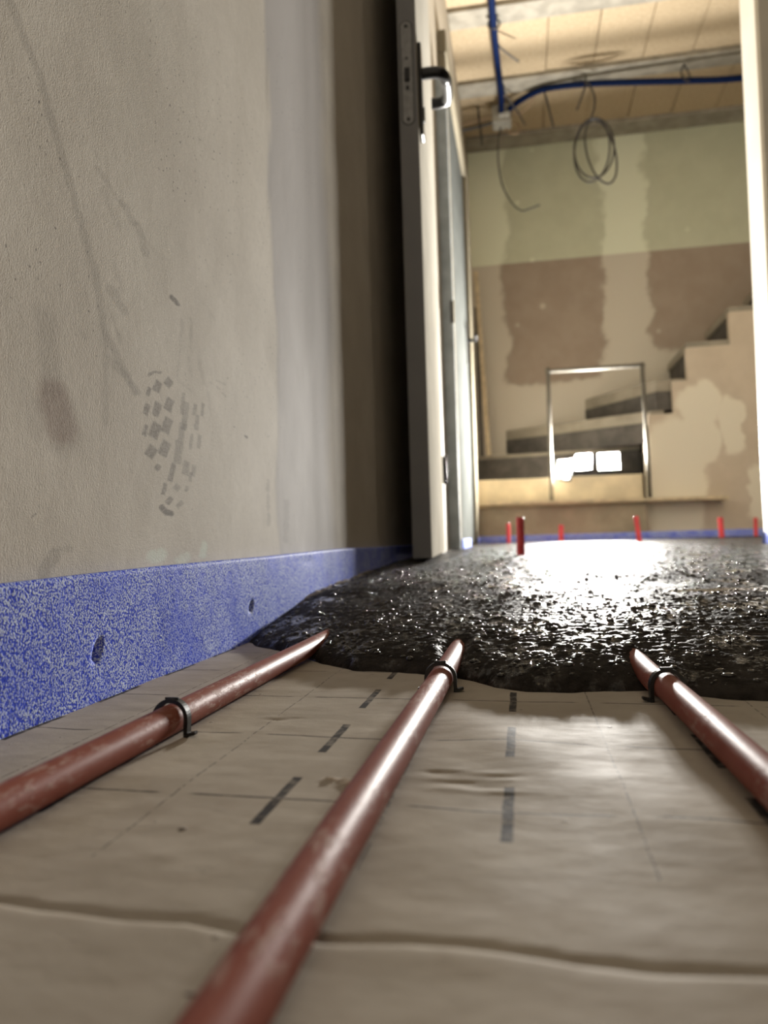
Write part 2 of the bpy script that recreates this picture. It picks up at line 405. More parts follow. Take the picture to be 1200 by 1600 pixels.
# left wall: a fine grid so the dirt has its own shape
STROKES = [
    ([(0.4198, 0.4489), (0.4482, 0.4214), (0.4722, 0.3821), (0.5144, 0.3074), (0.5264, 0.2677), (0.5688, 0.2321)], 0.0035, 0.30, 's', 0.80),
    ([(0.5264, 0.2677), (0.5262, 0.2001)], 0.0026, 0.20, 's', 0.90),
    ([(0.5323, 0.2497), (0.574, 0.232)], 0.0032, 0.28, 's', 0.70),
    ([(0.5212, 0.3898), (0.5535, 0.3769)], 0.0022, 0.22, 's', 0.60),
    ([(0.5298, 0.3766), (0.548, 0.3593)], 0.0040, 0.14, 's', 0.80),
    ([(0.5595, 0.3784), (0.5716, 0.3715)], 0.0040, 0.25, 's', 0.50),
    ([(0.5822, 0.3704), (0.5903, 0.3536)], 0.0039, 0.28, 's', 0.50),
    ([(0.5683, 0.3675), (0.6183, 0.3594)], 0.0025, 0.12, 's', 0.80),
    ([(0.5376, 0.3028), (0.5547, 0.2934)], 0.0046, 0.32, 's', 0.40),
    ([(0.5439, 0.3224), (0.5533, 0.3103)], 0.0023, 0.15, 's', 0.60),
    ([(0.6407, 0.329), (0.6498, 0.3276)], 0.0027, 0.75, 'd', 0.30),
    ([(0.4868, 0.2641), (0.4995, 0.257)], 0.0014, 0.20, 's', 0.60),
    ([(0.5316, 0.2887), (0.5498, 0.2663)], 0.0014, 0.22, 's', 0.60),
    ([(0.4615, 0.2078), (0.4697, 0.1875)], 0.0109, 0.55, 'r', 0.90),
    ([(0.4628, 0.1994), (0.4696, 0.1832)], 0.0136, 0.22, 's', 0.80),
    ([(0.4529, 0.2569), (0.4589, 0.2158)], 0.0076, 0.20, 's', 0.90),
    ([(0.4308, 0.2104), (0.4398, 0.1794)], 0.0047, 0.12, 's', 0.90),
    ([(0.6117, 0.2454), (0.6084, 0.2408)], 0.0029, 0.42, 'b', 0.25),
    ([(0.6324, 0.2516), (0.6296, 0.2494)], 0.0030, 0.42, 'b', 0.25),
    ([(0.595, 0.238), (0.5924, 0.2333)], 0.0016, 0.42, 'b', 0.25),
    ([(0.6101, 0.2263), (0.606, 0.2196)], 0.0029, 0.42, 'b', 0.25),
    ([(0.6334, 0.2339), (0.6294, 0.2286)], 0.0033, 0.42, 'b', 0.25),
    ([(0.5913, 0.2226), (0.5882, 0.2173)], 0.0023, 0.42, 'b', 0.25),
    ([(0.5885, 0.2056), (0.5853, 0.1994)], 0.0018, 0.42, 'b', 0.25),
    ([(0.6061, 0.2078), (0.6017, 0.2018)], 0.0037, 0.42, 'b', 0.25),
    ([(0.628, 0.2151), (0.6233, 0.2083)], 0.0036, 0.42, 'b', 0.25),
    ([(0.5978, 0.1867), (0.5947, 0.1842)], 0.0037, 0.42, 'b', 0.25),
    ([(0.6234, 0.194), (0.6188, 0.1879)], 0.0038, 0.42, 'b', 0.25),
    ([(0.6497, 0.197), (0.6456, 0.1838)], 0.0034, 0.30, 'b', 0.25),
    ([(0.6082, 0.1742), (0.6064, 0.1729)], 0.0021, 0.42, 'b', 0.25),
    ([(0.6368, 0.1773), (0.631, 0.1655)], 0.0022, 0.42, 'b', 0.25),
    ([(0.6646, 0.1815), (0.6618, 0.1742)], 0.0029, 0.30, 'b', 0.25),
    ([(0.6812, 0.1806), (0.6788, 0.1731)], 0.0018, 0.30, 'b', 0.25),
    ([(0.657, 0.2158), (0.6532, 0.203)], 0.0026, 0.30, 'b', 0.25),
    ([(0.667, 0.2372), (0.6611, 0.2149)], 0.0023, 0.30, 'b', 0.25),
    ([(0.6613, 0.2461), (0.6568, 0.2281)], 0.0014, 0.30, 'b', 0.25),
    ([(0.6202, 0.1591), (0.6167, 0.1523)], 0.0016, 0.42, 'b', 0.25),
    ([(0.6441, 0.1586), (0.6431, 0.158)], 0.0025, 0.30, 'b', 0.25),
    ([(0.6641, 0.159), (0.6632, 0.1577)], 0.0017, 0.30, 'b', 0.25),
    ([(0.6259, 0.1449), (0.6297, 0.1473)], 0.0022, 0.42, 'b', 0.25),
    ([(0.6455, 0.1423), (0.6509, 0.1448)], 0.0020, 0.30, 'b', 0.25),
    ([(0.6774, 0.2102), (0.6738, 0.1971)], 0.0015, 0.30, 'b', 0.25),
    ([(0.6913, 0.2296), (0.6879, 0.218)], 0.0018, 0.30, 'b', 0.25),
    ([(0.6962, 0.2111), (0.693, 0.2008)], 0.0018, 0.30, 'b', 0.25),
    ([(0.687, 0.2394), (0.6845, 0.2316)], 0.0018, 0.30, 'b', 0.25),
    ([(0.7053, 0.2434), (0.7023, 0.2335)], 0.0015, 0.30, 'b', 0.25),
    ([(0.6735, 0.173), (0.6716, 0.1675)], 0.0015, 0.30, 'b', 0.25),
    ([(0.613, 0.1394), (0.6212, 0.1358), (0.6311, 0.135)], 0.0028, 0.62, 'b', 0.20),
    ([(0.5942, 0.2498), (0.6047, 0.2547), (0.6165, 0.2566)], 0.0013, 0.40, 'b', 0.30),
    ([(0.6599, 0.3145), (0.6542, 0.2775), (0.6494, 0.26)], 0.0014, 0.25, 's', 0.60),
    ([(0.6811, 0.3205), (0.6783, 0.2922)], 0.0017, 0.20, 's', 0.60),
    ([(0.6736, 0.2819), (0.6799, 0.265)], 0.0014, 0.22, 's', 0.60),
    ([(0.6985, 0.2845), (0.7067, 0.2641)], 0.0020, 0.20, 's', 0.60),
    ([(0.6454, 0.258), (0.6793, 0.2515)], 0.0014, 0.15, 's', 0.60),
    ([(0.7393, 0.2744), (0.7635, 0.2752)], 0.0013, 0.35, 's', 0.50),
    ([(0.7259, 0.2692), (0.7508, 0.2674)], 0.0009, 0.30, 's', 0.50),
    ([(0.7524, 0.265), (0.7664, 0.2628)], 0.0009, 0.30, 's', 0.50),
    ([(0.7189, 0.2588), (0.7241, 0.2352)], 0.0012, 0.18, 's', 0.60),
    ([(0.7281, 0.2196), (0.726, 0.211)], 0.0009, 0.35, 's', 0.50),
    ([(0.7218, 0.3448), (0.7377, 0.3362)], 0.0015, 0.12, 's', 0.70),
    ([(0.8216, 0.227), (0.8257, 0.2268)], 0.0014, 0.90, 'd', 0.30),
    ([(0.7867, 0.233), (0.7886, 0.2332)], 0.0008, 0.70, 'd', 0.30),
    ([(0.4591, 0.1024), (0.4479, 0.0925)], 0.0045, 0.34, 's', 0.40),
    ([(0.4634, 0.1066), (0.4782, 0.1063)], 0.0018, 0.22, 's', 0.60),
    ([(0.4355, 0.1271), (0.44, 0.1293)], 0.0005, 0.60, 'd', 0.40),
    ([(0.4434, 0.1347), (0.4476, 0.1431)], 0.0005, 0.40, 's', 0.40),
    ([(0.4636, 0.1739), (0.4911, 0.1275)], 0.0005, 0.30, 's', 0.50),
    ([(0.5623, 0.1645), (0.5605, 0.172)], 0.0007, 0.30, 's', 0.50),
    ([(0.8961, 0.1831), (0.8945, 0.1283)], 0.0019, 0.40, 's', 0.50),
    ([(0.9694, 0.1588), (0.9598, 0.1084)], 0.0036, 0.35, 's', 0.60),
    ([(0.9324, 0.7159), (0.9246, 0.6777)], 0.0019, 0.35, 's', 0.60),
    ([(0.5962, 0.0978), (0.6101, 0.0985)], 0.0055, 0.80, 'p', 0.80),
    ([(0.6472, 0.0929), (0.6607, 0.096)], 0.0044, 0.60, 'p', 0.80),
    ([(0.6982, 0.0974), (0.7017, 0.106)], 0.0035, 0.90, 'p', 0.80),
]
def build_left_wall():
    ys = [-1.3, -.6, -.1, .1, .2, .28]
    y = .34
    while y < 1.35: ys.append(y); y += max(.0009, .0055 * y * y)
    ys += list(np.linspace(1.4, YP0, 30))
    zs = list(np.linspace(-.012, .08, 6)) + list(np.arange(.085, .46, .00105)) + list(np.linspace(.47, 2.7, 50))
    ys, zs = np.array(ys), np.array(zs)
    Y, Z = np.meshgrid(ys, zs, indexing='ij')
    y, z = Y.ravel(), Z.ravel()
    wob = fbm(y * 90, z * 180, 3, 5)
    dirt = np.zeros_like(y); red = np.zeros_like(y); pale = np.zeros_like(y)
    for pts, w, a, kind, soft in STROKES:
        P = np.array(pts); ym = P[:, 0].mean(); k = .302 / ym; R = w * 2.2 + .004
        sel = np.where((y > P[:, 0].min() - R / k) & (y < P[:, 0].max() + R / k) & (z > P[:, 1].min() - R) & (z < P[:, 1].max() + R))[0]
        if not len(sel): continue
        q = np.stack([y[sel] * k, z[sel]], 1); A = P * [k, 1]; d = np.full(len(sel), 9.)
        if kind == 'b' and len(A) == 2:              # tread lugs leave square-ended prints
            e = A[1] - A[0]; l = np.linalg.norm(e) + 1e-9; u = e / l; c0 = (A[0] + A[1]) / 2; w = w * 1.12
            d = np.maximum(np.abs((q - c0) @ np.array([-u[1], u[0]])), np.abs((q - c0) @ u) - l / 2)
        else:
          for p0, p1 in zip(A, A[1:]):
            e = p1 - p0; t = np.clip(((q - p0) @ e) / (e @ e + 1e-12), 0, 1)
            d = np.minimum(d, np.linalg.norm(q - p0 - t[:, None] * e, axis=1))
        d = d + wob[sel] * (.00035 if kind in 'bd' else .0009)
        f = np.clip((w * (1 + soft * .6) - d) / (w * soft + 4e-4), 0, 1); f = f * f * (3 - 2 * f) * a * {'s': .72, 'b': 1.35, 'r': .8}.get(kind, 1.0)
        f *= 1 + (.12 if kind == 'r' else .32) * vnoise(y[sel] * 450, z[sel] * 800, 3)
        f = np.clip(f, 0, 1)
        if kind == 'r': red[sel] = np.maximum(red[sel], f)
        elif kind == 'p': pale[sel] = np.maximum(pale[sel], f)
        else: dirt[sel] = 1 - (1 - dirt[sel]) * (1 - f)
    # the filled board joint, its tone also carrying the door's half shadow: an upright smooth band with a ragged edge
    e0 = .925 + .018 * fbm(z * 5, z * 0 + .5, 3, 9); e1 = 1.235 + .03 * fbm(z * 4, z * 0 + 2.5, 3, 10)
    comp = np.clip((y - e0) / .012, 0, 1) * np.clip((e1 + .02 - y) / .06, 0, 1)
    x = XW + .0003 * comp + .0006 * fbm(y * 6, z * 6, 3, 2) * (y > .3)
    V = np.stack([x, y, z], 1)
    me = grid_mesh('wall_left', V, len(ys), len(zs), flip=False)
    for n, v in (('dirt', np.clip(dirt, 0, .85)), ('red', red), ('pale', pale), ('compound_shade', comp * .85)): attr(me, n, v)
    o = struct(link('wall_left', me, MAT['left_wall']))
    return o
wl = build_left_wall()
box('core', (-.45, -1.3, -.012), (XW - .004, YP0, 2.7), MAT['room_wall'], wl)
struct(box('wall_back', (-.45, -1.42, -.012), (3.4, -1.3, 2.7), MAT['room_wall']))
struct(box('wall_right', (3.3, -1.3, -.012), (3.42, 5.1, 2.9), MAT['room_wall']))
struct(box('ceiling', (-.45, -1.42, 2.7), (3.42, YP1, 2.85), MAT['room_wall']))
# partition: two piers and the lintel over the opening
pw = struct(box('wall_front', (XJ1 + .012, YP0, -.012), (3.3, YP1, 2.7), MAT['room_wall']))
box('pier', (-.45, YP0, -.012), (XJ0 - .012, YP1, 2.7), MAT['room_wall'], pw)
box('lintel', (XJ0 - .012, YP0, 2.14), (XJ1 + .012, YP1, 2.7), MAT['room_wall'], pw)
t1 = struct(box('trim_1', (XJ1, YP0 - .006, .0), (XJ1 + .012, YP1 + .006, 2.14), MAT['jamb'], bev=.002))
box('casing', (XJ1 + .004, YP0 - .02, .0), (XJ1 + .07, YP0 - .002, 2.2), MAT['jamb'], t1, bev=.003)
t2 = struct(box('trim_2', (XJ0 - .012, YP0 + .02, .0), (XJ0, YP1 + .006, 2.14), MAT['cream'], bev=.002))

# hall
struct(box('wall_hall_left', (-.45, YP1, -.012), (XH, 5.1, 2.9), simple('hall_plaster', (.36, .315, .245), .75, var=.08, vs=4)))
struct(box('wall_far', (-.45, YF, -.012), (3.4, YF + .12, 2.9), MAT['far_wall']))
ch = struct(box('ceiling_hall', (-.45, YP1, CEIL + .10), (3.42, YF + .12, CEIL + .25), MAT['ceil_dark']))
beam_me = None
for k, (y0, y1) in enumerate(((2.98, 3.115), (3.585, 3.72), (4.19, 4.325), (4.785, 4.955))):
    box('beam', (XH, y0, CEIL), (3.3, y1, CEIL + .12), MAT['beam'], ch, bev=.006)
bm = bmesh.new(); add_box(bm, (-.1249, -.2325, 0), (.1249, .2325, .08)); bmesh.ops.bevel(bm, geom=bm.edges[:], offset=.0035, segments=1, affect='EDGES')
b0 = from_bm('block', bm, MAT['block']); bme = b0.data; bpy.data.objects.remove(b0)
for yc in (3.3525, 3.955, 4.557):
    for i in range(13):
        xc = -.163 + .2525 * i
        o = link('block', bme, MAT['block'], ch, (xc, yc, CEIL + .022 + random.uniform(-.003, .004)), (random.uniform(-.006, .006), random.uniform(-.008, .008), random.uniform(-.006, .006)))
bm = bmesh.new(); add_box(bm, (-.1249, -.15, 0), (.1249, .15, .08)); bmesh.ops.bevel(bm, geom=bm.edges[:], offset=.0035, segments=1, affect='EDGES')
b0 = from_bm('block', bm, MAT['block']); bme2 = b0.data; bpy.data.objects.remove(b0)
for i in range(13):
    link('block', bme2, MAT['block'], ch, (-.163 + .2525 * i, 2.82, CEIL + .022))

# ================================================================== THE DOOR STANDING OPEN
def build_door():
    ang = math.atan2(.046, .78); D = empty('door_1', (-.1978, 1.705, .0), ang)
    tag(D, kind='structure')
    th, wd, z0, z1 = .0432, .775, .0615, 2.10
    box('leaf', (-th, .0015, z0), (0, wd, z1), MAT['leaf_face'], D, bev=.0012)
    box('edge_band', (-th + .0004, -.0012, z0 + .0004), (-.0012, .0012, z1), MAT['leaf_edge'], D, bev=.0004)
    # latch plate let into the edge
    xc = -.0225; bm = bmesh.new(); pr = [];
    zc0, zc1, hw = 1.047, 1.287, .0125
    for k in range(9): a = math.pi * k / 8; pr.append((xc + hw * math.cos(a), zc1 - hw + hw * math.sin(a)))
    for k in range(9): a = math.pi + math.pi * k / 8; pr.append((xc + hw * math.cos(a), zc0 + hw + hw * math.sin(a)))
    rec = bmesh.new(); cx_, cz_ = xc, (zc0 + zc1) / 2; ro = [rec.verts.new((cx_ + (p[0] - cx_) * 1.16, -.0016, cz_ + (p[1] - cz_) * 1.016)) for p in pr]; rb = [rec.verts.new((v.co.x, -.0008, v.co.z)) for v in ro]
    rec.faces.new(ro); rec.faces.new(rb[::-1])
    for i in range(len(ro)): jn = (i + 1) % len(ro); rec.faces.new((ro[i], rb[i], rb[jn], ro[jn]))
    from_bm('plate_recess', rec, MAT['black_plastic'], D)
    f = [bm.verts.new((p[0], -.0022, p[1])) for p in pr]; b = [bm.verts.new((p[0], -.0005, p[1])) for p in pr]
    bm.faces.new(f); bm.faces.new(b[::-1])
    for i in range(len(pr)): j = (i + 1) % len(pr); bm.faces.new((f[i], b[i], b[j], f[j]))
    lp = from_bm('latch_plate', bm, MAT['brushed'], D)
    for zz in (1.275, 1.059):
        bm = bmesh.new(); add_tube(bm, [(xc, -.0021, zz), (xc, -.0032, zz)], .0042, 12); from_bm('screw', bm, MAT['black_metal'], lp)
    box('latch_bolt', (xc - .006, -.0085, 1.147), (xc + .006, -.0021, 1.177), MAT['black_metal'], lp, bev=.002)
    box('keyhole', (xc - .0035, -.0028, 1.127), (xc + .0035, -.0021, 1.137), MAT['black_plastic'], lp, bev=.0003)
    bm = bmesh.new(); add_tube(bm, [(xc, -.0021, 1.201), (xc, -.0028, 1.201)], .003, 10); from_bm('pin_hole', bm, MAT['black_plastic'], lp)
    # long black back plate with lever on the hall-side face
    box('back_plate', (0.0, .028, 1.037), (.009, .068, 1.257), MAT['black_metal'], D, bev=.003)
    box('key_rose', (.009, .040, 1.075), (.013, .056, 1.110), MAT['black_metal'], D, bev=.003)
    P = smooth_path([(.008, .048, 1.191), (.038, .048, 1.192), (.056, .056, 1.191), (.064, .082, 1.189), (.064, .140, 1.187), (.058, .156, 1.185), (.040, .161, 1.183), (.024, .161, 1.183)], 7)
    n = len(P); a, c = int(n * .40), int(n * .70)
    bm = bmesh.new(); add_tube(bm, P[:a + 1], .0135, 14); lv = from_bm('lever', bm, MAT['black_metal'], D, smooth=True)
    bm = bmesh.new(); add_tube(bm, P[a:c + 1], .0135, 14); from_bm('grip', bm, MAT['chrome'], lv, smooth=True)
    bm = bmesh.new(); add_tube(bm, P[c:], .0135, 14); from_bm('lever_end', bm, MAT['black_metal'], lv, smooth=True)
    for zz in (.28, 1.98):
        bm = bmesh.new(); add_tube(bm, [(.006, wd + .004, zz), (.006, wd + .004, zz + .09)], .007, 10); from_bm('hinge', bm, MAT['black_metal'], D, smooth=True)
    return D
build_door()

# second door, closed, in the hall's left wall, with its blue-grey steel post
def build_hall_door():
    D = empty('door_2', (XH, 3.05, .0)); tag(D, kind='structure')
    y0, y1 = 0.0, 1.02
    box('leaf', (.0, y0 + .01, .075), (.016, y1, 2.03), MAT['film_door'], D, bev=.002)
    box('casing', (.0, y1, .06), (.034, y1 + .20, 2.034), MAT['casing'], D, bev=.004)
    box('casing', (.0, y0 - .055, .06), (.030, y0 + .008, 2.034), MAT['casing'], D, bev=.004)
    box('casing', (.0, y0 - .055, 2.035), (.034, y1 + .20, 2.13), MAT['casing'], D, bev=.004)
    box('hinge', (.014, y0 + .012, .235), (.022, y0 + .045, .345), simple('olive_hinge', (.12, .115, .08), .4, .6), D, bev=.002)
    h = box('handle_plate', (.016, y1 - .09, 1.00), (.022, y1 - .05, 1.22), MAT['chrome'], D, bev=.002)
    tube('lever', smooth_path([(.02, y1 - .07, 1.13), (.055, y1 - .07, 1.13), (.066, y1 - .085, 1.13), (.068, y1 - .18, 1.128)], 6), .009, MAT['black_metal'], h)
    return D
build_hall_door()
tp = struct(box('trim_3', (XH, 2.83, .06), (XH + .042, 2.852, 1.86), MAT['galv'], bev=.003))
box('strike_plate', (XH + .030, 2.826, .90), (XH + .044, 2.832, .985), MAT['black_metal'], tp, bev=.001)

# ================================================================== FLOOR LAYERS
def foil(name, x0, x1, ys_fn, label, z_fn):
    xs = np.concatenate([np.arange(x0, .42, .0026), np.linspace(.43, x1, 24)])
    nv = ys_fn(0.0).shape[0]
    V = np.zeros((len(xs), nv, 3)); T = np.zeros((len(xs), nv))
    for i, x in enumerate(xs):
        ys = ys_fn(x); V[i, :, 0] = x; V[i, :, 1] = ys
    X, Y = V[:, :, 0], V[:, :, 1]
    V[:, :, 2], T = z_fn(X, Y)
    me = grid_mesh(name, V.reshape(-1, 3), len(xs), nv, flip=False)
    attr(me, 'torn', T.ravel()); attr(me, 'print', ((Y > .248) * np.clip((Y - .1) * 99, 0, 1)).ravel())
    o = link(name, me, MAT['foil']); tag(o, label, 'foil', 'printed foil sheets')
    return o
def edge_y(x): return np.interp(x, [-.30, -.22, -.1614, -.1376, -.115, -.0972, -.075, -.0552, -.0314, -.0061, .0096, .0248, .0545, .12, .3, 1, 3.3], [.218, .216, .2146, .2112, .2078, .2090, .2040, .2030, .2052, .2026, .1998, .1988, .2006, .203, .198, .205, .2]) + .0006 * vnoise(np.asarray(x) * 60, 0 * np.asarray(x), 4)
def base_wave(X, Y):
    z = .0006 * fbm(X * 12, Y * 12, 2, 21) + .00012 * fbm(X * 45, Y * 60, 2, 22)
    # a long shallow swell running from the middle of the sheet out under the right-hand pipe
    s = Y - (.385 - 1.45 * X); z = z + .0017 * np.where(s < 0, np.exp(-(s / .06) ** 2), np.exp(-(s / .045) ** 2)) * np.clip((X + .06) / .05, 0, 1)
    return z
def far_z(X, Y):
    z = base_wave(X, Y)
    for cx, cy, rx, ry, a in ((-.043, .352, .006, .0022, -.0016), (-.034, .356, .006, .002, .0010), (-.030, .339, .010, .002, -.0016), (-.021, .334, .009, .0022, -.0013), (-.019, .352, .008, .002, .0011),
                              (-.035, .330, .010, .0025, .0009), (-.010, .344, .006, .002, .0010), (-.013, .328, .012, .002, .0009), (-.010, .347, .006, .002, -.0010), (-.040, .342, .005, .002, .0010),
                              (-.148, .446, .006, .003, -.0016), (-.138, .450, .005, .002, -.0012), (-.155, .452, .004, .003, .0008)):
        z = z + .45 * a * np.exp(-((X - cx) / rx) ** 2 - ((Y - cy) / ry) ** 2)
    t = np.zeros_like(X)
    for cx, cy, rx, ry in ((-.0775, .331, .0042, .0042), (-.0715, .335, .0045, .0022), (-.0835, .336, .006, .0014)):
        t = np.maximum(t, np.clip(1.4 - np.sqrt(((X - cx) / rx) ** 2 + ((Y - cy) / ry) ** 2) - .35 * fbm(X * 300, Y * 300, 2, 8), 0, 1))
    z = z + .0010 * t * (1 + fbm(X * 500, Y * 500, 2, 6))
    z = z - .0020 * np.clip((edge_y(X) + .0018 - Y) / .0018, 0, 1)          # dips under the overlapping sheet
    return z, np.clip(t, 0, 1) * .6
fy = np.concatenate([np.linspace(.17, .70, 230), np.linspace(.71, 1.0, 20)])
foil('insulation_foil', -.300, 3.25, lambda x: fy, 'dull beige printed foil with dark crosses, running under the wet screed', far_z)
def near_ys(x):
    e = float(edge_y(np.array(x)))
    return np.concatenate([np.linspace(-1.25, -.1, 12), np.linspace(-.08, e - .012, 90), e - np.array([.009, .0055, .0036, .0026, .0018, .0011, .0005, 0, 0])])
def near_z(X, Y):
    E_ = edge_y(X); z = base_wave(X, Y) + .0008
    z[:, -9:] += np.array([0, 0, -.0001, -.0004, -.0008, -.0012, -.0015, -.0017, -.0026])[None]
    return z, np.zeros_like(X)
foil('insulation_foil', -.300, 3.25, near_ys, 'nearest sheet of beige foil, its wavy shiny edge overlapping the sheet behind', near_z)

# blue foam edge strips along the walls
def edge_strip(name, label, p0, p1, zb, zt, th=.008, dents=(), fine=False, group='blue foam edge strips'):
    """strip standing on the floor along p0->p1, its visible face on the left-hand side of travel (turned to the room)"""
    p0 = np.array(p0, float); p1 = np.array(p1, float); L = np.linalg.norm(p1 - p0); d = (p1 - p0) / L; nrm = np.array([d[1], -d[0]])
    us = np.arange(0, L, .0025) if fine else np.linspace(0, L, max(4, int(L / .03)))
    if fine: us = np.concatenate([us[us < 1.2], np.linspace(1.205, L, 60)])
    nz = 40 if fine else 6
    rows = []
    for i, u in enumerate(us):
        top = zt(u) if callable(zt) else zt
        zz = np.linspace(zb, top - .0015, nz); col = [(0.0, zb)] + [(th, q) for q in zz] + [(th - .0012, top), (.0008, top), (0.0, top - .001)]
        rows.append(col)
    nv = len(rows[0]); A = np.array(rows)
    U = np.repeat(us[:, None], nv, 1); off = A[:, :, 0].copy(); Z = A[:, :, 1]
    face = np.zeros_like(off); face[:, 1:nz + 1] = 1
    off += face * (.0004 * fbm(U * 14, Z * 14, 2, 31) + .00008 * fbm(U * 120, Z * 120, 2, 32))
    for u0, z0, ru, rz, a in dents:
        k = np.exp(-((U - u0 - .35 * (Z - z0)) / ru) ** 2 - ((Z - z0) / rz) ** 2)
        off -= face * a * k * (1 + .3 * vnoise(U * 400, Z * 400, 5))
    V = np.stack([p0[0] + d[0] * U + nrm[0] * off, p0[1] + d[1] * U + nrm[1] * off, Z], 2)
    me = grid_mesh(name, V.reshape(-1, 3), len(us), nv, flip=True)
    bm = bmesh.new(); bm.from_mesh(me); bm.verts.ensure_lookup_table()
    n = len(us)
    for i in (0, n - 1): 
        try: bm.faces.new([bm.verts[i * nv + j] for j in range(nv)])
        except ValueError: pass
    bm.to_mesh(me); bm.free()
    o = link(name, me, MAT['foam']); tag(o, label, 'edge strip', group); return o
zt_main = lambda u: float(np.interp(u - .3, [.2, .39, .69, .97, 1.28, 1.7, 2.3], [.0865, .0875, .0900, .0920, .0925, .0905, .0870]) + .0006 * math.sin(u * 9))
edge_strip('edge_strip', 'long blue foam edge strip along the foot of the dirty left wall', (XW + .0002, -.3), (XW + .0002, 2.42), -.002, zt_main, .0082,
           dents=((.793, .0340, .0034, .0050, .0050), (.796, .0385, .0028, .0040, .0036), (1.1036, .0365, .0040, .0040, .0045), (1.106, .040, .003, .003, .003), (1.34, .081, .005, .005, .004)), fine=True)
edge_strip('edge_strip', 'blue foam edge strip at the foot of the stairs behind the red tubes', (-.228, 4.292), (3.28, 4.292), .0, .106, .008)
edge_strip('edge_strip', 'short foam strip at the foot of the white hall door, right of the open door', (XH + .034, 2.99), (XH + .034, 3.42), .0, .098, .008)
edge_strip('edge_strip', 'short foam strip wrapped round the cream casing beside the stairs', (XH + .0345, 4.06), (XH + .0345, 4.28), .0, .100, .010)
edge_strip('edge_strip', 'foam strip at the foot of the right door jamb, cut by the picture edge', (XJ1 - .0002, YP1), (XJ1 - .0002, YP0 - .006), .0, .095, .007)

# ================================================================== PIPES AND CLIPS
def pipe(label, pts):
    P = smooth_path(pts, 14)
    o = tube('heating_pipe', P, .0082, MAT['pipe'], seg=28); tag(o, label, 'pipe', 'red underfloor heating pipes'); return o
pipe('copper-red heating pipe nearest the blue foam strip', [(-.203, -.5, .0092), (-.2000, .10, .0092), (-.1987, .265, .0094), (-.1970, .404, .0096), (-.1962, .58, .0094), (-.1955, .75, .0092), (-.195, 1.4, .0092)])
pipe('copper-red heating pipe in the middle, scuffed and running towards the lens', [(-.068, -.5, .0092), (-.0640, .05, .0092), (-.0627, .159, .0094), (-.0618, .256, .0096), (-.0600, .40, .0095), (-.0585, .539, .0094), (-.0575, .70, .0092), (-.056, 1.4, .0092)])
pipe('copper-red heating pipe on the right, pale scuffs along its top', [(.100, -.5, .0092), (.0945, .12, .0092), (.0905, .32, .0095), (.0862, .509, .0095), (.082, .60, .0093), (.078, 1.4, .0092)])

def clip(label, x, y, rz, lean, R=.0112, lift=.0):
    R = .0100
    C = empty('pipe_clip', (x, y, 0), rz); tag(C, label, 'clip', 'black clips holding the pipes')
    # arch: flat band swept over the pipe, legs going into the floor
    n = 22; bm = bmesh.new(); w, t = .0046, .0024; rings = []
    prof = []
    zc = .0098 + lift
    prof.append((-R, -.004)); prof.append((-R, zc * .55))
    for k in range(n + 1):
        a = math.pi - math.pi * k / n; prof.append((R * math.cos(a), zc + R * 1.0 * math.sin(a)))
    prof.append((R, zc * .55)); prof.append((R, -.004))
    for i, (px, pz) in enumerate(prof):
        p0 = prof[max(i - 1, 0)]; p1 = prof[min(i + 1, len(prof) - 1)]
        tx, tz = p1[0] - p0[0], p1[1] - p0[1]; l = math.hypot(tx, tz); nx, nz = -tz / l, tx / l
        yy = lean * max(pz, 0)
        rings.append([bm.verts.new((px + nx * s * t / 2, yy + q * w / 2, pz + nz * s * t / 2)) for s, q in ((1, 1), (1, -1), (-1, -1), (-1, 1))])
    for a, b in zip(rings, rings[1:]):
        for k in range(4): j = (k + 1) % 4; bm.faces.new((a[k], a[j], b[j], b[k]))
    bm.faces.new(rings[0]); bm.faces.new(rings[-1][::-1])
    bmesh.ops.bevel(bm, geom=[e for e in bm.edges if e.calc_face_angle(0) > .9], offset=.0005, segments=2, affect='EDGES')
    from_bm('arch', bm, MAT['clip_plastic'], C)
    for s in (-1, 1):                           # small barbed feet turned outwards
        bm = bmesh.new(); x0, x1 = sorted((s * (R - .0006), s * (R + .0058)))
        add_box(bm, (x0, -.0028, .0002), (x1, .0028, .0022))
        for v in bm.verts:
            if abs(v.co.x) > R + .003: v.co.z += .0016; v.co.y *= .75
        bmesh.ops.bevel(bm, geom=bm.edges[:], offset=.0004, segments=2, affect='EDGES')
        from_bm('foot', bm, MAT['clip_plastic'], C)
    # the spine on top of the arch
    bm = bmesh.new(); add_box(bm, (-.0042, -.0009 + lean * (zc + R), zc + R + .0004), (.0042, .0009 + lean * (zc + R), zc + R + .0017)); bmesh.ops.bevel(bm, geom=bm.edges[:], offset=.0003, segments=1, affect='EDGES')
    from_bm('rib', bm, MAT['clip_plastic'], C)
clip('black plastic clip over the pipe nearest the blue foam', -.1969, .405, math.radians(-4), .12)
clip('black plastic clip on the middle pipe just before the screed', -.0586, .533, math.radians(3), .05)
clip('black plastic clip on the right-hand pipe at the screed edge', .0866, .507, math.radians(6), .10)

